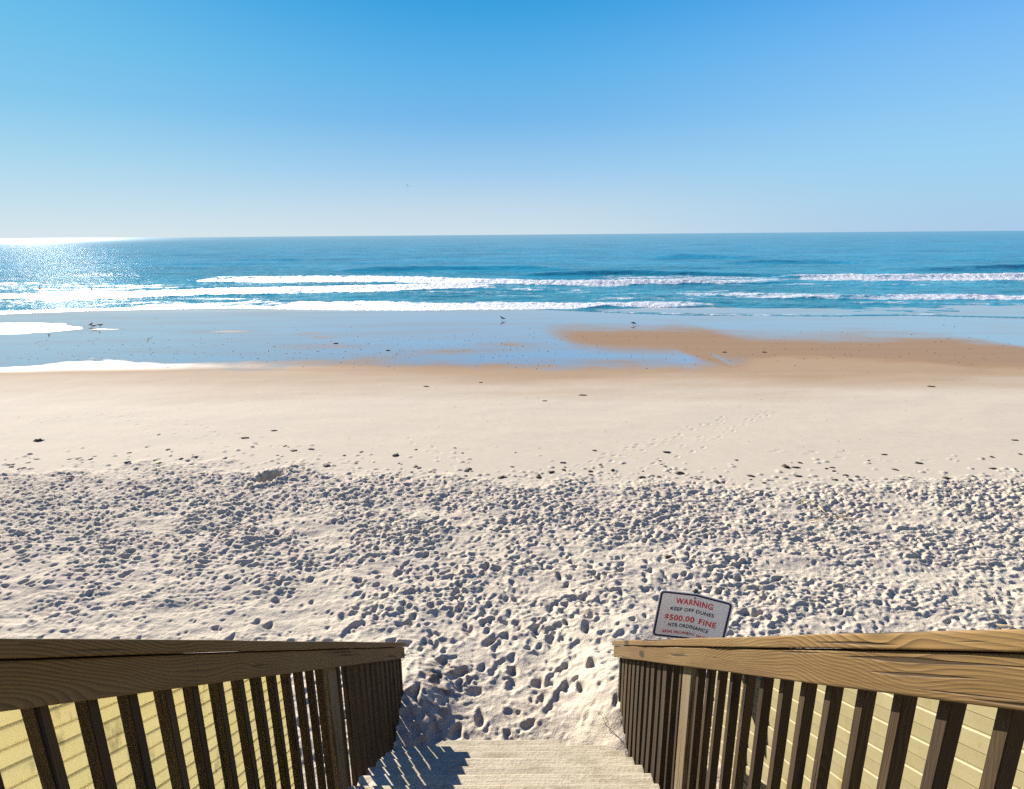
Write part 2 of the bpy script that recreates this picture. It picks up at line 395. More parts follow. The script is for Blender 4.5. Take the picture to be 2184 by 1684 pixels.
BEACH = build_beach()
def beach_z(x, y):
    XX, YY, Z = BEACH
    j = int(np.searchsorted(YY[:, 0], y)); j = min(max(j, 0), len(YY)-1)
    i = int(np.searchsorted(XX[j], x)); i = min(max(i, 0), XX.shape[1]-1)
    return float(Z[j, i])

# ------------------------------------------------------------------ sea
def build_sea():
    Y = [36.]
    while Y[-1] < 900:
        y = Y[-1]; Y.append(y+.30*(y*y+28)/(5.3*594))
    while Y[-1] < 60000: Y.append(Y[-1]*1.12)
    Y = np.array(Y); Xn = np.linspace(-1, 1, 1000)
    XX = (1.0*Y+8)[:, None]*Xn[None, :]; YY = np.repeat(Y[:, None], len(Xn), 1)
    lod = np.clip(1-(YY-300)/500, 0, 1)
    Z = .08*fbm(XX*.07, YY*.20, 5, 60, .55)*lod+.050*fbm(XX*.30, YY*.52, 3, 66, .55)*np.clip(1-(YY-60)/170, 0, 1)
    sw = perlin(XX*.012, YY*.055, 70); Z += .16*sw*np.clip((YY-75)/40, 0, 1)*lod
    Z += .10*perlin(XX*.03, YY*.13, 74)*np.clip((YY-75)/40, 0, 1)*lod
    foam = np.zeros_like(Z)
    def ridge(pts, amp, wf, wb, wig=.6):
        nonlocal Z
        c = curve([(a, b) for a, b, _ in pts], True)
        xs = np.array(sorted(ground(a, b, True)[0] for a, b, _ in pts))
        am = np.array([q[2] for q in sorted(((ground(a, b, True)[0], b, s) for a, b, s in pts))])
        d = YY-on(c, XX)-wig*fbm(XX*.12, YY*0+3, 3, int(abs(pts[0][1])))
        A = np.interp(XX, xs, am, left=am[0], right=am[-1])
        Z += amp*A*np.where(d < 0, np.exp(-(d/wf)**2), np.exp(-(d/wb)**2))
        return d, A
    def band(pts, soft=.5):
        """foam between an upper and a lower edge: (px, top, bottom, strength)"""
        nonlocal foam
        up = curve([(a, t) for a, t, b, s in pts], True); lo = curve([(a, b) for a, t, b, s in pts], True)
        q = sorted((ground(a, (t+b)/2, True)[0], s) for a, t, b, s in pts)
        st = np.interp(XX, [v[0] for v in q], [v[1] for v in q])
        n = 1.1*fbm(XX*.16, YY*.25, 4, 80, .6)
        u, l = on(up, XX), on(lo, XX); sf = soft*(u-l)*.5+.15
        foam = np.maximum(foam, st*sstep(0, sf, u-YY+n)*sstep(0, .4*sf, YY-l+n*.5))
    # swells that have not broken yet
    ridge([(700, 577, 0), (800, 576, .8), (950, 574, 1), (1120, 573, .9), (1250, 575, 0)], 0.58, 1.6, 6)
    ridge([(1380, 549, 0), (1450, 547, 1), (1560, 549, .6), (1700, 552, 0)], 0.63, 3, 9)
    ridge([(1500, 562, 0), (1600, 559, .8), (1760, 558, .9), (1900, 562, 0)], 0.52, 2, 8)
    ridge([(1850, 580, 0), (1980, 577, .7), (2184, 573, 1), (2400, 571, 1)], 0.63, 1.6, 6)
    ridge([(120, 590, 0), (200, 588, .8), (260, 588, .8), (360, 590, 0)], .50, 1.6, 4)
    ridge([(1080, 591, 0), (1180, 588, .8), (1300, 586, 1), (1460, 587, 1), (1640, 590, .6), (1700, 592, 0)], 0.58, 1.2, 3)
    # breakers
    ridge([(380, 600, 0), (450, 598, .8), (728, 597, 1), (900, 599, 1), (1028, 603, 1), (1200, 607, 1), (1456, 606, 1), (1600, 604, .4)], .40, 1.5, 2.6)
    ridge([(1600, 600, 0), (1690, 596, .9), (1850, 597, 1), (2184, 594, 1), (2400, 593, 1)], .52, 1.6, 2.6)
    ridge([(-150, 637, .8), (0, 636, .9), (230, 632, 1), (370, 628, 1), (600, 620, 1), (728, 616, 1), (1000, 612, 1), (1060, 614, .5), (1244, 622, .3), (1330, 624, 0)], .30, 1.5, 2.2)
    ridge([(400, 640, 0), (560, 646, .7), (728, 652, 1), (900, 653, 1), (1100, 652, 1), (1400, 650, .9), (1530, 650, .5), (1650, 652, 0)], .16, 1.3, 1.8)
    ridge([(1480, 641, 0), (1530, 648, .8), (1660, 650, .9), (1800, 652, .4), (1900, 650, 0)], .2, 1.3, 1.2)
    ridge([(1480, 630, 0), (1700, 634, .7), (2184, 635, .8), (2400, 635, .8)], .2, 1.3, 1.8)
    band([(-200, 596, 628, .42), (0, 598, 634, .42), (250, 600, 632, .42), (420, 606, 628, .4), (700, 602, 618, .32), (760, 606, 612, .0)], .6)
    band([(400, 597, 602, 0), (450, 595, 602, .8), (728, 592, 603, .95), (1028, 598, 608, 1), (1250, 600, 612, 1), (1456, 599, 609, 1), (1540, 600, 608, .9), (1680, 596, 604, .5), (1760, 596, 602, 0)])
    band([(1180, 590, 594, 0), (1310, 587, 596, .6), (1456, 588, 600, .75), (1680, 592, 602, .6), (1700, 592, 601, 0)])
    band([(1660, 592, 600, 0), (1690, 589, 601, 1), (1800, 590, 603, 1), (2184, 586, 603, 1), (2400, 585, 603, 1)])
    band([(1650, 600, 614, .3), (1900, 600, 612, .35), (2184, 600, 610, .35), (2400, 600, 610, .35)])
    band([(-200, 634, 642, .95), (0, 632, 641, .95), (230, 628, 639, 1), (370, 624, 634, 1), (600, 617, 628, 1), (728, 613, 624, 1), (900, 611, 620, 1), (1010, 609, 617, .9), (1060, 612, 619, .6), (1244, 620, 627, .5), (1320, 622, 628, 0)])
    band([(-200, 640, 672, .42), (0, 640, 671, .42), (167, 638, 662, .42), (333, 636, 657, .4), (500, 634, 655, .5), (640, 640, 655, .4), (728, 648, 660, .4), (800, 650, 660, 0)], .3)
    band([(-200, 668, 674, 1), (0, 666, 671, 1), (167, 658, 662.5, 1), (333, 652, 659.5, 1), (500, 648, 657.5, 1), (640, 645, 660.5, 1), (728, 644, 663, 1), (894, 646, 665, 1), (1028, 644, 663, 1), (1161, 646, 662, 1), (1300, 647, 657, .9), (1456, 645, 656, .85), (1510, 645, 655, .6), (1560, 646, 654, 0)])
    band([(370, 616, 629, 0), (395, 616, 629, 1), (440, 616, 629, 1), (480, 616, 628, 0)])
    band([(760, 618, 630, 0), (1000, 616, 634, .42), (1244, 622, 640, .35), (1456, 614, 648, .5), (1700, 618, 646, .45), (1850, 622, 640, .3), (2184, 618, 634, .25), (2400, 618, 634, .2)], .8)
    band([(1400, 624, 634, 0), (1456, 624, 633, .7), (1600, 627, 637, .8), (1790, 632, 641, .85), (1950, 632, 641, .9), (2184, 632, 641, .9), (2400, 632, 641, .9)])
    band([(1700, 646, 652, 0), (1790, 645, 651, .7), (1900, 644, 650, .65), (2184, 645, 652, .5), (2400, 646, 652, .5)])
    band([(1200, 664, 667, 0), (1300, 665, 668.5, .6), (1456, 670, 675, .7), (1700, 672, 677, .5), (1789, 673, 678, .55), (1940, 672, 676, .5), (2080, 672, 675, .2), (2200, 672, 675, 0)], .3)
    # the sheet thins out over the sand at the shoreline
    shore = curve([(-200, 675), (0, 672), (167, 663.5), (333, 658.5), (500, 656), (728, 662), (894, 664), (1028, 662), (1161, 662), (1295, 669), (1456, 676), (1789, 679), (1939, 677), (2184, 684), (2350, 686)], True)
    ex = ground(1180, 662, True)[0]
    foam = np.maximum(foam, .95*sstep(-.6, .0, YY-on(shore, XX))*(1-sstep(1.0, 2.4, YY-on(shore, XX)+.5*fbm(XX*.4, YY*.4, 3, 84)))*(1-sstep(ex-3, ex+1, XX)))
    Z += foam*(.055*fbm(XX*1.5, YY*1.5, 4, 90, .65)+.05)*np.clip((YY-40)/6, .35, 1)
    shal = np.clip(1-(YY-46)/75, 0, 1)**.8*.85
    far = np.clip((YY-150)/1200, 0, 1)
    dsh = YY-on(shore, XX); kk = sstep(0, 5, dsh)
    Z = Z*kk+(1-kk)*(base_z(YY)+.012+.02*sstep(0, .5, dsh)*np.clip(foam, 0, 1))
    Z = np.where(dsh < 0, base_z(YY)-.05-.5*np.clip(-dsh, 0, 1), Z)
    o = obj('sea', grid_mesh('sea', XX, YY, Z, dict(foam=foam, shallow=shal, far=far)), sea_mat())
    tag(o, 'blue green sea with white breakers rolling in to the beach', 'sea', kind='structure')
build_sea()

# ------------------------------------------------------------------ staircase
def nose_z(y): return CZ-1.054-SLOPE*y
XL, XR = -1.08, .94
TM = tread_mat()
stair = empty('staircase', (0, 4.56, nose_z(4.56)))
tag(stair, 'wooden beach stairs dusted with sand, going down to the footprints', 'stairs')
def child(name, bm, mat, parent, smooth=False, world=True):
    o = obj(name, bm, mat, parent, smooth)
    if world: o.matrix_parent_inverse = Matrix.Translation(-parent.location)
    return o
RW = random.Random(4)
for k in range(-1, 16):
    y = 4.56-.252*k; z = nose_z(y)
    for h, (a, b) in enumerate(((y-.138, y), (y-.29, y-.153))):
        bm = bmesh.new(); dz = RW.uniform(-.003, .003)
        vs = box(bm, XL+RW.uniform(-.012, .012), XR+RW.uniform(-.014, .014), a, b, z-.038+dz, z+dz)
        bevel(bm, .016, 3)
        child('tread', bm, TM, stair)
for x in (XL+.06, -.07, XR-.1):
    bm = bmesh.new(); y0, y1 = .45, 5.0
    hexa(bm, [(x, y0, nose_z(y0)-.36), (x+.04, y0, nose_z(y0)-.36), (x+.04, y1, nose_z(y1)-.36), (x, y1, nose_z(y1)-.36),
              (x, y0, nose_z(y0)-.19), (x+.04, y0, nose_z(y0)-.19), (x+.04, y1, nose_z(y1)-.19), (x, y1, nose_z(y1)-.19)])
    child('stringer', bm, W_BAL, stair)
# sand heaped in the corners of some treads
def heap(bm, cx, cy, cz, sx, sy, h, seed):
    n = 12; ringv = []
    top = bm.verts.new((cx, cy, cz+h))
    for r in (.35, .7, 1.0):
        row = []
        for q in range(n):
            a = 2*math.pi*q/n; w = 1+.25*math.sin(a*3+seed)+.12*math.sin(a*5+seed*2)
            row.append(bm.verts.new((cx+math.cos(a)*sx*r*w, cy+math.sin(a)*sy*r*w, cz+h*(1-r)**.8 if r < 1 else cz-.001)))
        ringv.append(row)
    for q in range(n):
        bm.faces.new((top, ringv[0][q], ringv[0][(q+1) % n]))
        for A, B in zip(ringv, ringv[1:]): bm.faces.new((A[q], B[q], B[(q+1) % n], A[(q+1) % n]))
HEAP = simple('drifted_sand', (.40, .35, .275), .95, .12, 60, .1)
for i, (k, x, s) in enumerate(((1, -.98, .11), (2, -.92, .14), (4, -.96, .09), (5, -.9, .12)  )):
    y = 4.56-.252*k
    bm = bmesh.new(); heap(bm, x, y-.13, nose_z(y)+.002, s*1.5, .10, .017, i)
    o = child('sand_heap', bm, HEAP, stair, True)

# ------------------------------------------------------------------ railings
def rz(y, z0): return CZ+z0-SLOPE*y
def sloped(bm, xa, xb, y0, y1, zb, zt, n=26, wob=0., seed=0):
    """a plank running down the stair pitch with plumb-cut ends, in short lengths so that it can bow"""
    prev = None; x0, x1 = min(xa, xb), max(xa, xb)
    r = random.Random(seed)
    for i in range(n+1):
        y = y0+(y1-y0)*i/n
        w = wob*math.sin(i*.7+seed)*.6+wob*.4*math.sin(i*1.9+seed*2)
        ring = [bm.verts.new(q) for q in ((x0+w, y, rz(y, zb)+w*.5), (x1+w, y, rz(y, zb)+w*.5), (x1+w, y, rz(y, zt)+w*.6), (x0+w, y, rz(y, zt)+w*.6))]
        if prev:
            for a in range(4): bm.faces.new((prev[a], prev[(a+1) % 4], ring[(a+1) % 4], ring[a]))
        else: bm.faces.new(ring[::-1])
        prev = ring
    bm.faces.new(prev)
    bmesh.ops.recalc_face_normals(bm, faces=bm.faces)
    ed = [e for e in bm.edges if len(e.link_faces) == 2 and e.calc_face_angle(0) > .8]
    bmesh.ops.bevel(bm, geom=ed, offset=.006, segments=3, affect='EDGES', profile=.5)

def railing(side, xcap, xfas, xbal, xout, yend, fp, pitch, post_y, label):
    s = side
    root = empty('stair_railing', (s*xbal, yend, rz(yend, -1.1)))
    tag(root, label, 'railing', 'wooden railings of the beach stairs')
    y0 = .50
    bm = bmesh.new(); sloped(bm, s*xcap, s*(xcap+.142), y0, yend, -.0262, .0243, 30, .003, 3 if s > 0 else 8)
    child('handrail', bm, W_RAIL, root)
    bm = bmesh.new(); sloped(bm, s*xfas, s*(xfas+.036), y0, yend-.03, -.157, -.0315, 30, .002, 5 if s > 0 else 1)
    child('rail_board', bm, W_RAIL, root)
    bm = bmesh.new(); sloped(bm, s*(xbal+.042), s*(xbal+.078), y0, yend-.05, -.157, -.0285, 20, .002, 6)
    child('rail_board', bm, W_RAIL, root)
    R = random.Random(3+s)
    ys = []; F = fp
    while True:
        y = (F-.0416)/1.1673
        if y > yend-.06: break
        ys.append(y); F += pitch
    for i, y in enumerate(ys):
        if abs(y+.02-post_y) < .085: continue
        last = i == len(ys)-1
        bm = bmesh.new(); w = (.037 if y < post_y+.3 else .088) if not last else .06
        a, b = s*xbal, s*xout
        x0, x1 = min(a, b)+R.uniform(-.002, .002), max(a, b)+R.uniform(-.002, .002)
        zt = rz(y, -.045); zb = nose_z(y)-.16-(.0 if y < 4.2 else .12)
        n = 7; prev = None; tw = R.uniform(-.006, .006); tx = R.uniform(-.004, .004)
        for q in range(n+1):
            f = q/n; z = zt+(zb-zt)*f; dy = tw*f; dx = tx*math.sin(f*3)
            ring = [bm.verts.new(p) for p in ((x0+dx, y+dy, z), (x1+dx, y+dy, z), (x1+dx, y+w+dy, z-SLOPE*w*(q == 0)), (x0+dx, y+w+dy, z-SLOPE*w*(q == 0)))]
            if prev:
                for c in range(4): bm.faces.new((prev[c], prev[(c+1) % 4], ring[(c+1) % 4], ring[c]))
            else: bm.faces.new(ring[::-1])
            prev = ring
        bm.faces.new(prev); bmesh.ops.recalc_face_normals(bm, faces=bm.faces)
        ed = [e for e in bm.edges if len(e.link_faces) == 2 and e.calc_face_angle(0) > .8]
        bmesh.ops.bevel(bm, geom=ed, offset=.0028, segments=2, affect='EDGES')
        child('baluster', bm, W_BAL, root)
    bm = bmesh.new(); a, b = s*(xbal-.003), s*(xbal+.037)
    x0, x1 = min(a, b), max(a, b)
    v = box(bm, x0, x1, post_y-.07, post_y+.07, nose_z(post_y)-.9, rz(post_y+.07, -.050)); bevel(bm, .006, 2)
    child('post', bm, W_POST, root)
    return root
rl = railing(-1, 1.056, 1.072, 1.112, 1.150, 4.995, 1.148*(1.1975-.148*3), .170, 3.06, 'weathered stair railing on the sunward side, its shadow lying blue across the treads')
rr = railing(1, .936, .945, .985, 1.023, 4.84, .985*(1.219-.168*3)-.03, .1655, 2.85, 'weathered stair railing next to the warning sign, its balusters lit by the sun')

# ------------------------------------------------------------------ board skirts outside the railings
def skirt(side, W, yend, pitch, top, mat, label):
    s = side; d2 = math.tan(math.radians(28.5))
    bm = bmesh.new(); y0 = .35
    nrow = 34
    for k in range(nrow):
        zt = CZ-.05-pitch*k; r = random.Random(k*5+s)
        # one board: ledge, upper face, groove, lower face
        prof = [(0.0, 0.0), (-.010, -.001), (-.013, -.006), (-.011, -.50*pitch), (-.003, -.505*pitch), (-.003, -.535*pitch), (-.011, -.54*pitch), (-.005, -.95*pitch), (0.0, -1.0*pitch)]
        pr = [(W+u*(.4 if s < 0 else 1.), w) for u, w in prof]
        ring0 = [bm.verts.new((s*u, y0, zt+w-d2*y0)) for u, w in pr]
        ring1 = [bm.verts.new((s*u, yend, zt+w-d2*yend)) for u, w in pr]
        for a in range(len(pr)-1): bm.faces.new((ring0[a], ring0[a+1], ring1[a+1], ring1[a]))
    bmesh.ops.recalc_face_normals(bm, faces=bm.faces)
    # trim the top parallel to the rail
    pn = Vector((0, SLOPE, 1)).normalized()
    bmesh.ops.bisect_plane(bm, geom=bm.verts[:]+bm.edges[:]+bm.faces[:], plane_co=(0, 0, CZ-top), plane_no=pn, clear_outer=True)
    o = obj('board_skirt', bm, mat)
    tag(o, label, 'board skirt', 'cream board skirts beside the stairs')
    m = o.modifiers.new('thick', 'SOLIDIFY'); m.thickness = .003; m.offset = 0
    return o
skirt(-1, 1.30, 2.86, .118, .115, siding_mat('cream_boards_backlit', .5), 'cream lapped boards glowing in the sun behind the shadow-casting railing')
skirt(1, 1.85, 4.55, .165, .225, siding_mat('tan_boards', 0), 'sunlit tan lapped boards seen between the balusters of the sign-side railing')

# ------------------------------------------------------------------ warning sign
def sign():
    d = ray(1474, 1316); C = d*5.0; C = Vector((C.x, C.y, C.z+CZ))
    gz = beach_z(C.x, C.y+.03)
    root = empty('warning_sign', (C.x, C.y, gz))
    tag(root, 'white warning sign with navy border and red lettering, bent and leaning beside the railing', 'sign')
    w, h = .60, .457
    fold = math.radians(8)
    yaw = math.atan2(C.x, C.y)*.5
    Rm = Matrix.Translation(C-root.location) @ Matrix.Rotation(-yaw, 4, 'Z') @ Matrix.Rotation(math.radians(6.6), 4, 'Y')
    def place(co, off):
        x, z = co.x, co.y
        wing = max(abs(x)-.004, 0)
        y = -off-wing*math.sin(fold)+.0*x
        return Rm @ Vector((math.copysign(min(abs(x), .004)+wing*math.cos(fold), x), y, z))
    def lay(bm, off, thick=0.):
        bmesh.ops.bisect_plane(bm, geom=bm.verts[:]+bm.edges[:]+bm.faces[:], plane_co=(0, 0, 0), plane_no=(1, 0, 0))
        for v in bm.verts: v.co = place(v.co, off+v.co.z)
    def rr_loop(hw, hh, r, n=6):
        pts = []
        for cx, cy, a0 in ((hw-r, hh-r, 0), (-hw+r, hh-r, 90), (-hw+r, -hh+r, 180), (hw-r, -hh+r, 270)):
            for q in range(n+1):
                a = math.radians(a0+90*q/n); pts.append((cx+r*math.cos(a), cy+r*math.sin(a)))
        return pts
    P = simple('sign_white', (.92, .87, .80), .35, .05, 9, .5); NV = simple('sign_navy', (.012, .012, .07), .35, .1, 9, .5); RD = simple('sign_red', (.75, .015, .025), .4, .1, 9, .4); BK = simple('sign_ink', (.015, .018, .06), .4, .1, 9, .4)
    ST = simple('galvanised_steel', (.20, .22, .18), .5, .3, 30, .5)
    bm = bmesh.new(); L = rr_loop(w/2, h/2, .035)
    f = [bm.verts.new((x, y, .0015)) for x, y in L]; b = [bm.verts.new((x, y, -.0015)) for x, y in L]
    bm.faces.new(f); bm.faces.new(b[::-1])
    for i in range(len(L)): bm.faces.new((f[i-1], b[i-1], b[i], f[i]))
    lay(bm, 0); obj('sign_panel', bm, P, root)
    bm = bmesh.new(); A = [bm.verts.new((x, y, 0)) for x, y in rr_loop(w/2-.010, h/2-.010, .030)]; B = [bm.verts.new((x, y, 0)) for x, y in rr_loop(w/2-.026, h/2-.026, .016)]
    for i in range(len(A)): bm.faces.new((A[i-1], A[i], B[i], B[i-1]))
    lay(bm, .0035); obj('border', bm, NV, root)
    iw, ih = w-.052, h-.052
    for txt, u0, u1, vc, hh, m in (('WARNING', .22, .775, .155, .135, RD), ('KEEP OFF DUNES', .165, .815, .345, .085, BK), ('$500.00', .10, .555, .555, .13, RD), ('FINE', .625, .875, .555, .13, RD), ('NTB ORDINANCE', .175, .785, .735, .088, BK), ('SIGN PROPERTY OF NTB', .11, .86, .905, .066, RD)):
        cu = bpy.data.curves.new('lettering', 'FONT'); cu.body = txt; cu.size = .1; cu.space_character = 1.12; cu.offset = .0022; cu.fill_mode = 'FRONT'
        to = bpy.data.objects.new('tmp', cu); COL.objects.link(to)
        me = bpy.data.meshes.new_from_object(to.evaluated_get(bpy.context.evaluated_depsgraph_get()))
        bpy.data.objects.remove(to); bpy.data.curves.remove(cu)
        bm = bmesh.new(); bm.from_mesh(me); bpy.data.meshes.remove(me)
        xs = [v.co.x for v in bm.verts]; ys = [v.co.y for v in bm.verts]
        if txt[0] == '$': ys = [.0, .0729]          # cap height, the dollar sign reaches past it
        sx = (u1-u0)*iw/(max(xs)-min(xs)); sy = hh*ih/(max(ys)-min(ys))
        for v in bm.verts:
            v.co = Vector(((v.co.x-min(xs))*sx-iw/2+u0*iw, ih/2-vc*ih+(v.co.y-(max(ys)+min(ys))/2)*sy, 0))
        lay(bm, .0035); obj('lettering', bm, m, root)
    for yy in (.43*h*.93, -.36*h):
        bm = bmesh.new(); bmesh.ops.create_uvsphere(bm, u_segments=10, v_segments=6, radius=.0085)
        for v in bm.verts: v.co = Rm @ Vector((v.co.x, v.co.z*.5-.006, yy+v.co.y))
        obj('bolt', bm, ST, root, True)
    # channel post, leaning with the panel
    bm = bmesh.new(); top = .5*h+.02; bot = (gz-C.z)-.2
    prof = [(-.032, .006), (-.018, .006), (-.014, .032), (.014, .032), (.018, .006), (.032, .006), (.032, .009), (.020, .009), (.017, .035), (-.017, .035), (-.020, .009), (-.032, .009)]
    t = [bm.verts.new(Rm @ Vector((x, y, top))) for x, y in prof]; b = [bm.verts.new(Rm @ Vector((x, y, bot))) for x, y in prof]
    bm.faces.new(t); bm.faces.new(b[::-1])
    for i in range(len(prof)): bm.faces.new((t[i-1], t[i], b[i], b[i-1]))
    bmesh.ops.recalc_face_normals(bm, faces=bm.faces)
    obj('post', bm, ST, root)
sign()

# ------------------------------------------------------------------ birds
def feather(name, c1, c2):
    N = NT(name); n = N.noise(N.pos(), 25., 4)
    b = N.principled(Base__Color=N.mix(n, c1, c2), Roughness=.7); return N.finish(b)
GREY = feather('grey_feathers', (.055, .06, .075), (.10, .105, .12)); DARK = feather('dark_feathers', (.03, .03, .035), (.06, .06, .065))
LEG = simple('bird_leg', (.05, .03, .02), .6)
def standing_bird(px, py, facing, pose, size, mat, label):
    size *= .86
    x, y, _ = ground(px, py); z = beach_z(x, y)
    root = empty('gull', (x, y, z)); tag(root, label, 'bird', 'shore birds standing on the wet sand')
    bm = bmesh.new(); q = size
    if pose == 'upright': sp = [(-.21, .135), (-.15, .15), (-.08, .17), (0, .19), (.07, .215), (.11, .26), (.125, .305), (.15, .335), (.185, .33), (.235, .318)]
    elif pose == 'level': sp = [(-.23, .19), (-.15, .185), (-.08, .18), (0, .175), (.08, .18), (.13, .195), (.165, .205), (.195, .20), (.215, .195), (.25, .185)]
    elif pose == 'stoop': sp = [(-.22, .20), (-.15, .20), (-.08, .195), (0, .185), (.07, .18), (.11, .165), (.14, .14), (.17, .12), (.19, .105), (.22, .08)]
    else: sp = [(-.19, .12), (-.13, .14), (-.07, .165), (0, .19), (.05, .225), (.075, .26), (.085, .29), (.10, .315), (.125, .315), (.165, .31)]
    rad = [.008, .03, .055, .072, .066, .042, .034, .036, .026, .005]
    tube(bm, [(a*q, 0, b*q) for a, b in sp], [(r*q*.85, r*q) if i > 1 else (r*q*1.3, r*q*.4) for i, r in enumerate(rad)], 10)
    obj('body', bm, mat, root, True)
    for sd in (-1, 1):
        bm = bmesh.new()
        tube(bm, [(.01*q, sd*.03*q, .16*q), (.0, sd*.03*q, .08*q), (.012*q, sd*.03*q, .0)], [.009*q, .006*q, .006*q], 6)
        tube(bm, [(0, sd*.03*q, .004*q), (.05*q, sd*.04*q, .003*q)], [.006*q, .012*q], 6)
        obj('leg', bm, LEG, root)
        bm = bmesh.new()
        tube(bm, [((sp[4][0]-.0)*q, sd*.052*q, (sp[4][1]+.01)*q), (-.02*q, sd*.07*q, sp[3][1]*q), (-.13*q, sd*.05*q, sp[1][1]*q+.012*q), (-.25*q, sd*.018*q, sp[0][1]*q+.005*q)], [(.01*q, .025*q), (.012*q, .048*q), (.010*q, .03*q), (.003*q, .006*q)], 8)
        obj('wing', bm, DARK, root, True)
    root.rotation_euler = (0, 0, facing)
standing_bird(1072, 684, math.pi, 'upright', .92, GREY, 'lone upright gull mirrored in the wet sand beside the brown sandbar')
standing_bird(201, 700, math.pi*.95, 'level', .95, GREY, 'nearest of three gulls, resting low at the glaring sandbar tip')
standing_bird(195, 697, .2, 'hunch', .85, DARK, 'head-up gull behind the low one at the glaring sandbar tip')
standing_bird(214, 698, .05, 'level', .9, DARK, 'gull stretched level to one side of the other two')
standing_bird(1351, 694, .0, 'stoop', .85, DARK, 'stooping bird pecking at the edge of the brown sandbar')
def flying_bird(px, py, dist, span, bank, head, mat, label, up=.25):
    d = ray(px, py).normalized(); c = d*dist; c.z += CZ
    root = empty('flying_gull', c); tag(root, label, 'bird', 'birds on the wing over the surf')
    bm = bmesh.new(); q = span
    tube(bm, [(-.22*q, 0, 0), (-.12*q, 0, 0), (0, 0, .0), (.1*q, 0, .01*q), (.16*q, 0, .012*q), (.2*q, 0, .008*q)], [(.03*q, .006*q), (.035*q, .03*q), (.05*q, .048*q), (.04*q, .04*q), (.03*q, .03*q), (.006*q, .006*q)], 8)
    obj('body', bm, mat, root, True)
    for sd in (-1, 1):
        bm = bmesh.new()
        tube(bm, [(.04*q, sd*.03*q, .01*q), (.07*q, sd*.2*q, up*.55*q), (.0, sd*.36*q, up*.6*q), (-.1*q, sd*.5*q, up*.35*q)], [(.075*q, .012*q), (.065*q, .01*q), (.045*q, .008*q), (.008*q, .003*q)], 8)
        obj('wing', bm, mat, root, True)
    root.rotation_euler = (bank, 0, head)
flying_bird(870, 397.5, 95, .8, .5, 2.2, GREY, 'tiny gull with bent wings alone in the pale sky', .3)
flying_bird(299, 607, 52, .75, .7, 2.6, DARK, 'dark gull banking over the breakers beside the glitter')
flying_bird(196, 619, 55, .55, -.4, 2.9, DARK, 'small bird skimming the white glitter, right of its twin', .35)
flying_bird(84, 617, 57, .5, .5, 1.2, DARK, 'smallest bird in the white glitter, wings raised', .6)

# ------------------------------------------------------------------ debris
WEED = simple('dry_seaweed', (.045, .03, .018), .8, .5, 60, .2); SHELL = simple('shell', (.42, .36, .28), .6, .3, 40, .3); PEB = simple('pebble', (.05, .042, .036), .6, .5, 30, .3)
DRIFT = simple('driftwood', (.42, .30, .17), .8, .5, 18, .2); STRAW = simple('dry_reed', (.42, .31, .13), .7, .3, 30, .3); GREENW = simple('yellow_weed', (.35, .33, .03), .7, .3, 30); RUST = simple('brown_weed', (.16, .06, .02), .8, .4, 30)
def clump_mesh(seed, rough=1.):
    bm = bmesh.new(); bmesh.ops.create_icosphere(bm, subdivisions=3, radius=1.)
    for v in bm.verts:
        n = mnoise.fractal(v.co*1.6+Vector((seed*5.3, seed, -seed)), .8, 2.2, 4)
        n2 = mnoise.noise(v.co*4+Vector((seed, seed*2, 0)))
        v.co *= 1+.55*rough*n+.18*rough*n2
        v.co.z = v.co.z*.55 if v.co.z > 0 else v.co.z*.15
    me = bpy.data.meshes.new('seaweed_clump'); bm.to_mesh(me); bm.free()
    me.polygons.foreach_set('use_smooth', [True]*len(me.polygons))
    return me
CL = [clump_mesh(k) for k in range(6)]
def put(name, me, mat, px, py, r, label, cat, group=None, stretch=1., rot=None):
    me2 = me if (len(me.materials) and me.materials[0] == mat) else me.copy()
    if not len(me2.materials): me2.materials.append(mat)
    o = bpy.data.objects.new(name, me2); COL.objects.link(o)
    x, y, _ = ground(px, py)
    o.location = (x, y, beach_z(x, y)-.004); o.scale = (r*stretch, r, r); o.rotation_euler = (0, 0, random.uniform(0, 6.3) if rot is None else rot)
    return tag(o, label, cat, group)
for m in CL: m.materials.append(WEED)
E2 = [(0, 1010), (200, 1000), (420, 988), (577, 998), (800, 1008), (1000, 1026), (1200, 1030), (1400, 1026), (1600, 1040), (1900, 1036), (2184, 1022)]
RD = random.Random(21)
for k in range(115):
    px = RD.uniform(5, 2180); e = float(np.interp(px, [q[0] for q in E2], [q[1] for q in E2]))
    py = e-6-abs(RD.gauss(0, 24))
    r = RD.uniform(.02, .045)*(1.5 if RD.random() < .12 else 1)
    put('seaweed_clump', CL[k % 6], WEED, px, py, r, 'small dark seaweed clump in the tide line above the footprints', 'seaweed', 'seaweed clumps strewn along the tide line', RD.uniform(1., 1.9))
put('seaweed_clump', clump_mesh(31), WEED, 82, 940, .085, 'big black seaweed clump alone on the smooth sand', 'seaweed', None, 1.25, .2)
put('seaweed_clump', clump_mesh(32), WEED, 1428, 1189, .055, 'ragged black weed lying among footprints above the sign', 'seaweed', None, 1.7, -.2)
put('seaweed_clump', clump_mesh(33), GREENW, 338, 988, .05, 'yellow green weed tuft at the edge of the footprints', 'seaweed', None, 1.5)
put('seaweed_clump', clump_mesh(34), RUST, 148, 1023, .06, 'rusty brown weed lump among the shaded footprints', 'seaweed')
put('driftwood', clump_mesh(41, .6), DRIFT, 2141, 1337, .05, 'pale brown driftwood chunk just above the sign-side handrail', 'driftwood', None, 2.9, -.15)
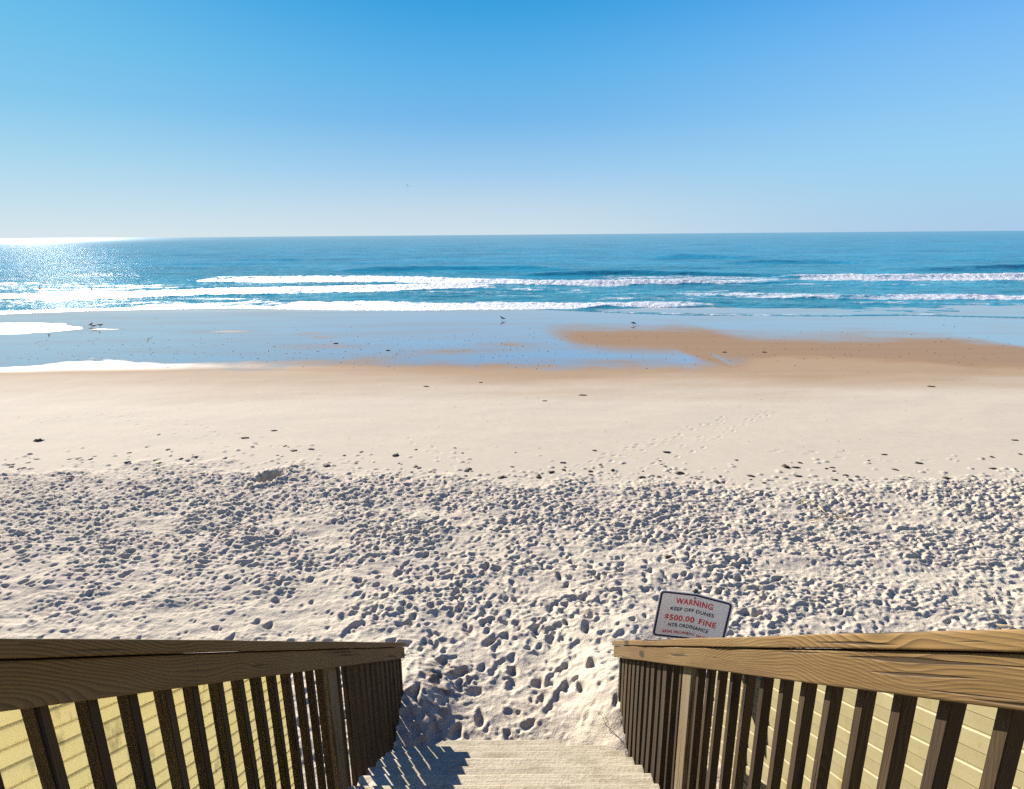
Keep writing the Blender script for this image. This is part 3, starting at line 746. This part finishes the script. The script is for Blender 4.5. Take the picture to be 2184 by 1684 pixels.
for k, (px, py, r, st) in enumerate(((2165, 940, .05, 2.0), (1885, 970, .05, 1.7), (1985, 825, .07, 2.4), (1775, 998, .045, 1.8), (2118, 1000, .05, 1.8), (1545, 752, .09, 1.6), (717, 733, .10, 1.6), (826, 748, .09, 1.7), (908, 825, .07, 2.2), (1025, 816, .06, 1.6), (1162, 856, .055, 1.7), (1243, 844, .07, 2.6), (524, 934, .07, 1.9), (583, 919, .06, 1.7), (545, 947, .06, 2.2), (626, 962, .07, 1.6), (1422, 965, .06, 1.6), (1630, 752, .09, 1.7))):
    put('seaweed_clump', CL[k % 6], WEED, px, py, r*.75, 'dark seaweed scrap stranded on the smooth sand', 'seaweed', 'seaweed scraps on the smooth sand', st, RD.uniform(-.3, .3))
def reed(name, pts, r, label, mat=STRAW, cat='reed', group=None):
    bm = bmesh.new(); w = []
    for px, py, dz in pts:
        x, y, _ = ground(px, py); w.append(Vector((x, y, beach_z(x, y)+dz)))
    o0 = w[0].copy(); tube(bm, [p-o0 for p in w], [r*(1-.5*i/len(w)) for i in range(len(w))], 6)
    o = obj(name, bm, mat, None, True); o.location = o0
    tag(o, label, cat, group)
for k, pts in enumerate((((1700, 1078, .02), (1715, 1073, .05), (1732, 1078, .05), (1750, 1086, .03)), ((1745, 1086, .03), (1758, 1096, .04), (1765, 1100, .02)), ((1725, 1113, .02), (1745, 1113, .04), (1765, 1109, .04), (1790, 1104, .03)), ((1790, 1105, .03), (1800, 1100, .06), (1812, 1106, .03)), ((1792, 1110, .02), (1805, 1112, .04), (1815, 1108, .02)))):
    reed('dry_reed', pts, .008, 'straw coloured dry reed lying across the footprints beyond the sign', group='dry reeds among the footprints')
# dry stalks at the foot of the sign-side railing
GR = simple('dry_grass', (.50, .40, .24), .8, .2, 30, .2)
gxy = [(.84, 4.50), (.87, 4.42)]
for k, (x, y) in enumerate(gxy):
    bm = bmesh.new(); r = random.Random(k+70); a = r.uniform(1.6, 3.6)
    tube(bm, [(0, 0, -.03), (math.cos(a)*.03, math.sin(a)*.02, .08), (math.cos(a)*.09, math.sin(a)*.05, .15), (math.cos(a)*.14, math.sin(a)*.06, .13+.02*k)], [.003, .0025, .002, .001], 6)
    o = obj('dry_stalk', bm, GR, None, True); o.location = (x, y, beach_z(x, y)); tag(o, 'thin dry stalk poking from the sand by the lowest sunlit balusters', 'plant', 'dry stalks at the stair foot')
# shell and pebble specks nobody would count
def specks():
    bm = bmesh.new(); r = random.Random(77)
    for k in range(1150):
        px = r.uniform(0, 2184)
        if k < 900:
            py = r.triangular(690, 790, 760)
            if px > 1180 and r.random() < .55: continue
        else: py = r.uniform(780, 980)
        x, y, _ = ground(px, py); z = beach_z(x, y); s = r.uniform(.012, .036)*(y/30)**.6*(.6 if k >= 900 else 1.)
        m = Matrix.Translation((x, y, z)) @ Matrix.Rotation(r.uniform(0, 6), 4, 'Z') @ Matrix.Diagonal((s*1.5, s, s*.7, 1))
        bmesh.ops.create_icosphere(bm, subdivisions=1, radius=1., matrix=m)
    o = obj('shell_fragments', bm, PEB, None, True); tag(o, 'dark shell and pebble specks scattered over the wet and smooth sand', 'shells', kind='stuff')
specks()

# ------------------------------------------------------------------ light, sky, camera
W = bpy.data.worlds.new('World'); S.world = W; W.use_nodes = True; W.cycles.sampling_method = 'NONE'
nt = W.node_tree; nt.nodes.clear()
sky = nt.nodes.new('ShaderNodeTexSky'); sky.sky_type = 'NISHITA'; sky.sun_disc = False
sky.sun_elevation = SUN_EL; sky.sun_rotation = -SUN_AZ; sky.altitude = 0; sky.air_density = 1.2; sky.dust_density = .5; sky.ozone_density = 2.5
def wn(t, **kw):
    x = nt.nodes.new(t)
    for k, v in kw.items(): setattr(x, k, v)
    return x
def wl(a, b): nt.links.new(a, b)
def lin(r, g, b): return tuple((v/255/12.92 if v/255 <= .04045 else ((v/255+.055)/1.055)**2.4) for v in (r, g, b))
tc = wn('ShaderNodeTexCoord'); sp = wn('ShaderNodeSeparateXYZ'); wl(tc.outputs['Generated'], sp.inputs[0])
def ramp_world(stops):
    r = wn('ShaderNodeValToRGB'); wl(sp.outputs['Z'], r.inputs[0]); e = r.color_ramp.elements
    while len(e) < len(stops): e.new(.5)
    for q, (p, c) in zip(e, stops): q.position = p; q.color = (*lin(*c), 1)
    return r.outputs[0]
# clear air: pale at the horizon, deep blue overhead; paler and greener towards the sun, softer away from it
mid = ramp_world([(0., (210, 230, 240)), (.04, (197, 222, 240)), (.10, (160, 207, 242)), (.17, (120, 188, 240)), (.24, (92, 180, 237)), (.31, (60, 164, 229)), (.45, (30, 120, 206)), (1., (10, 84, 184))])
sunw = ramp_world([(0., (216, 233, 241)), (.04, (198, 227, 242)), (.10, (168, 217, 242)), (.17, (130, 202, 241)), (.24, (108, 194, 238)), (.31, (84, 182, 236)), (.45, (56, 150, 226)), (1., (10, 84, 184))])
away = ramp_world([(0., (176, 208, 238)), (.04, (170, 213, 242)), (.10, (158, 214, 248)), (.17, (142, 203, 250)), (.24, (122, 190, 250)), (.31, (92, 172, 246)), (.45, (50, 142, 228)), (1., (10, 84, 184))])
az = wn('ShaderNodeMath', operation='ARCTAN2'); wl(sp.outputs['X'], az.inputs[0]); wl(sp.outputs['Y'], az.inputs[1])
def maprange(lo, hi):
    m = wn('ShaderNodeMapRange', interpolation_type='SMOOTHSTEP'); wl(az.outputs[0], m.inputs[0]); m.inputs[1].default_value = lo; m.inputs[2].default_value = hi; return m.outputs[0]
m1 = wn('ShaderNodeMix', data_type='RGBA'); wl(maprange(-.75, -.05), m1.inputs[0]); wl(sunw, m1.inputs[6]); wl(mid, m1.inputs[7])
m2 = wn('ShaderNodeMix', data_type='RGBA'); wl(maprange(-.05, .72), m2.inputs[0]); wl(m1.outputs[2], m2.inputs[6]); wl(away, m2.inputs[7])
# out-of-view landward sky, brightened and warmed as added fill for the shaded railings
land_fill = ramp_world([(0., (255, 246, 228)), (.2, (255, 248, 236)), (.45, (150, 195, 235)), (.7, (30, 110, 205)), (1., (10, 84, 184))])
ab = wn('ShaderNodeMath', operation='ABSOLUTE'); wl(az.outputs[0], ab.inputs[0])
mr = wn('ShaderNodeMapRange', interpolation_type='SMOOTHSTEP'); wl(ab.outputs[0], mr.inputs[0]); mr.inputs[1].default_value = .95; mr.inputs[2].default_value = 1.7
br = wn('ShaderNodeMix', data_type='RGBA', blend_type='MULTIPLY', clamp_result=False); br.inputs[0].default_value = 1.; wl(land_fill, br.inputs[6]); br.inputs[7].default_value = (1.12, 1.12, 1.12, 1)
m3 = wn('ShaderNodeMix', data_type='RGBA'); wl(mr.outputs[0], m3.inputs[0]); wl(m2.outputs[2], m3.inputs[6]); wl(br.outputs[2], m3.inputs[7])
bg = wn('ShaderNodeBackground'); bg.inputs['Strength'].default_value = .0006
wl(sky.outputs[0], bg.inputs[0])
EXPO = 1.6
bg2 = wn('ShaderNodeBackground'); bg2.inputs['Strength'].default_value = .94/2**EXPO; wl(m3.outputs[2], bg2.inputs[0])
ad = wn('ShaderNodeAddShader'); wl(bg.outputs[0], ad.inputs[0]); wl(bg2.outputs[0], ad.inputs[1])
wo = wn('ShaderNodeOutputWorld'); wl(ad.outputs[0], wo.inputs[0])
sd = bpy.data.lights.new('sun', 'SUN'); sd.energy = 5.0; sd.angle = math.radians(.5); sd.color = (1, .95, .87)
so = bpy.data.objects.new('sun', sd); COL.objects.link(so)
sv = Vector((-math.sin(SUN_AZ)*math.cos(SUN_EL), math.cos(SUN_AZ)*math.cos(SUN_EL), math.sin(SUN_EL)))
so.rotation_euler = sv.to_track_quat('Z', 'Y').to_euler(); so.location = sv*50
cd = bpy.data.cameras.new('camera'); co = bpy.data.objects.new('camera', cd); COL.objects.link(co)
cd.sensor_width = 36; cd.lens = FPX/2184*36; cd.clip_start = .05; cd.clip_end = 100000
co.matrix_world = Matrix.Translation((0, 0, CZ)) @ M.to_4x4(); S.camera = co
S.view_settings.view_transform = 'Standard'; S.view_settings.look = 'None'; S.view_settings.gamma = 1
S.view_settings.exposure = EXPO; S.view_settings.use_curve_mapping = False
S.cycles.use_denoising = False; S.cycles.use_adaptive_sampling = False
S.cycles.max_bounces = 6; S.cycles.sample_clamp_indirect = 1.0; S.cycles.sample_clamp_direct = 4
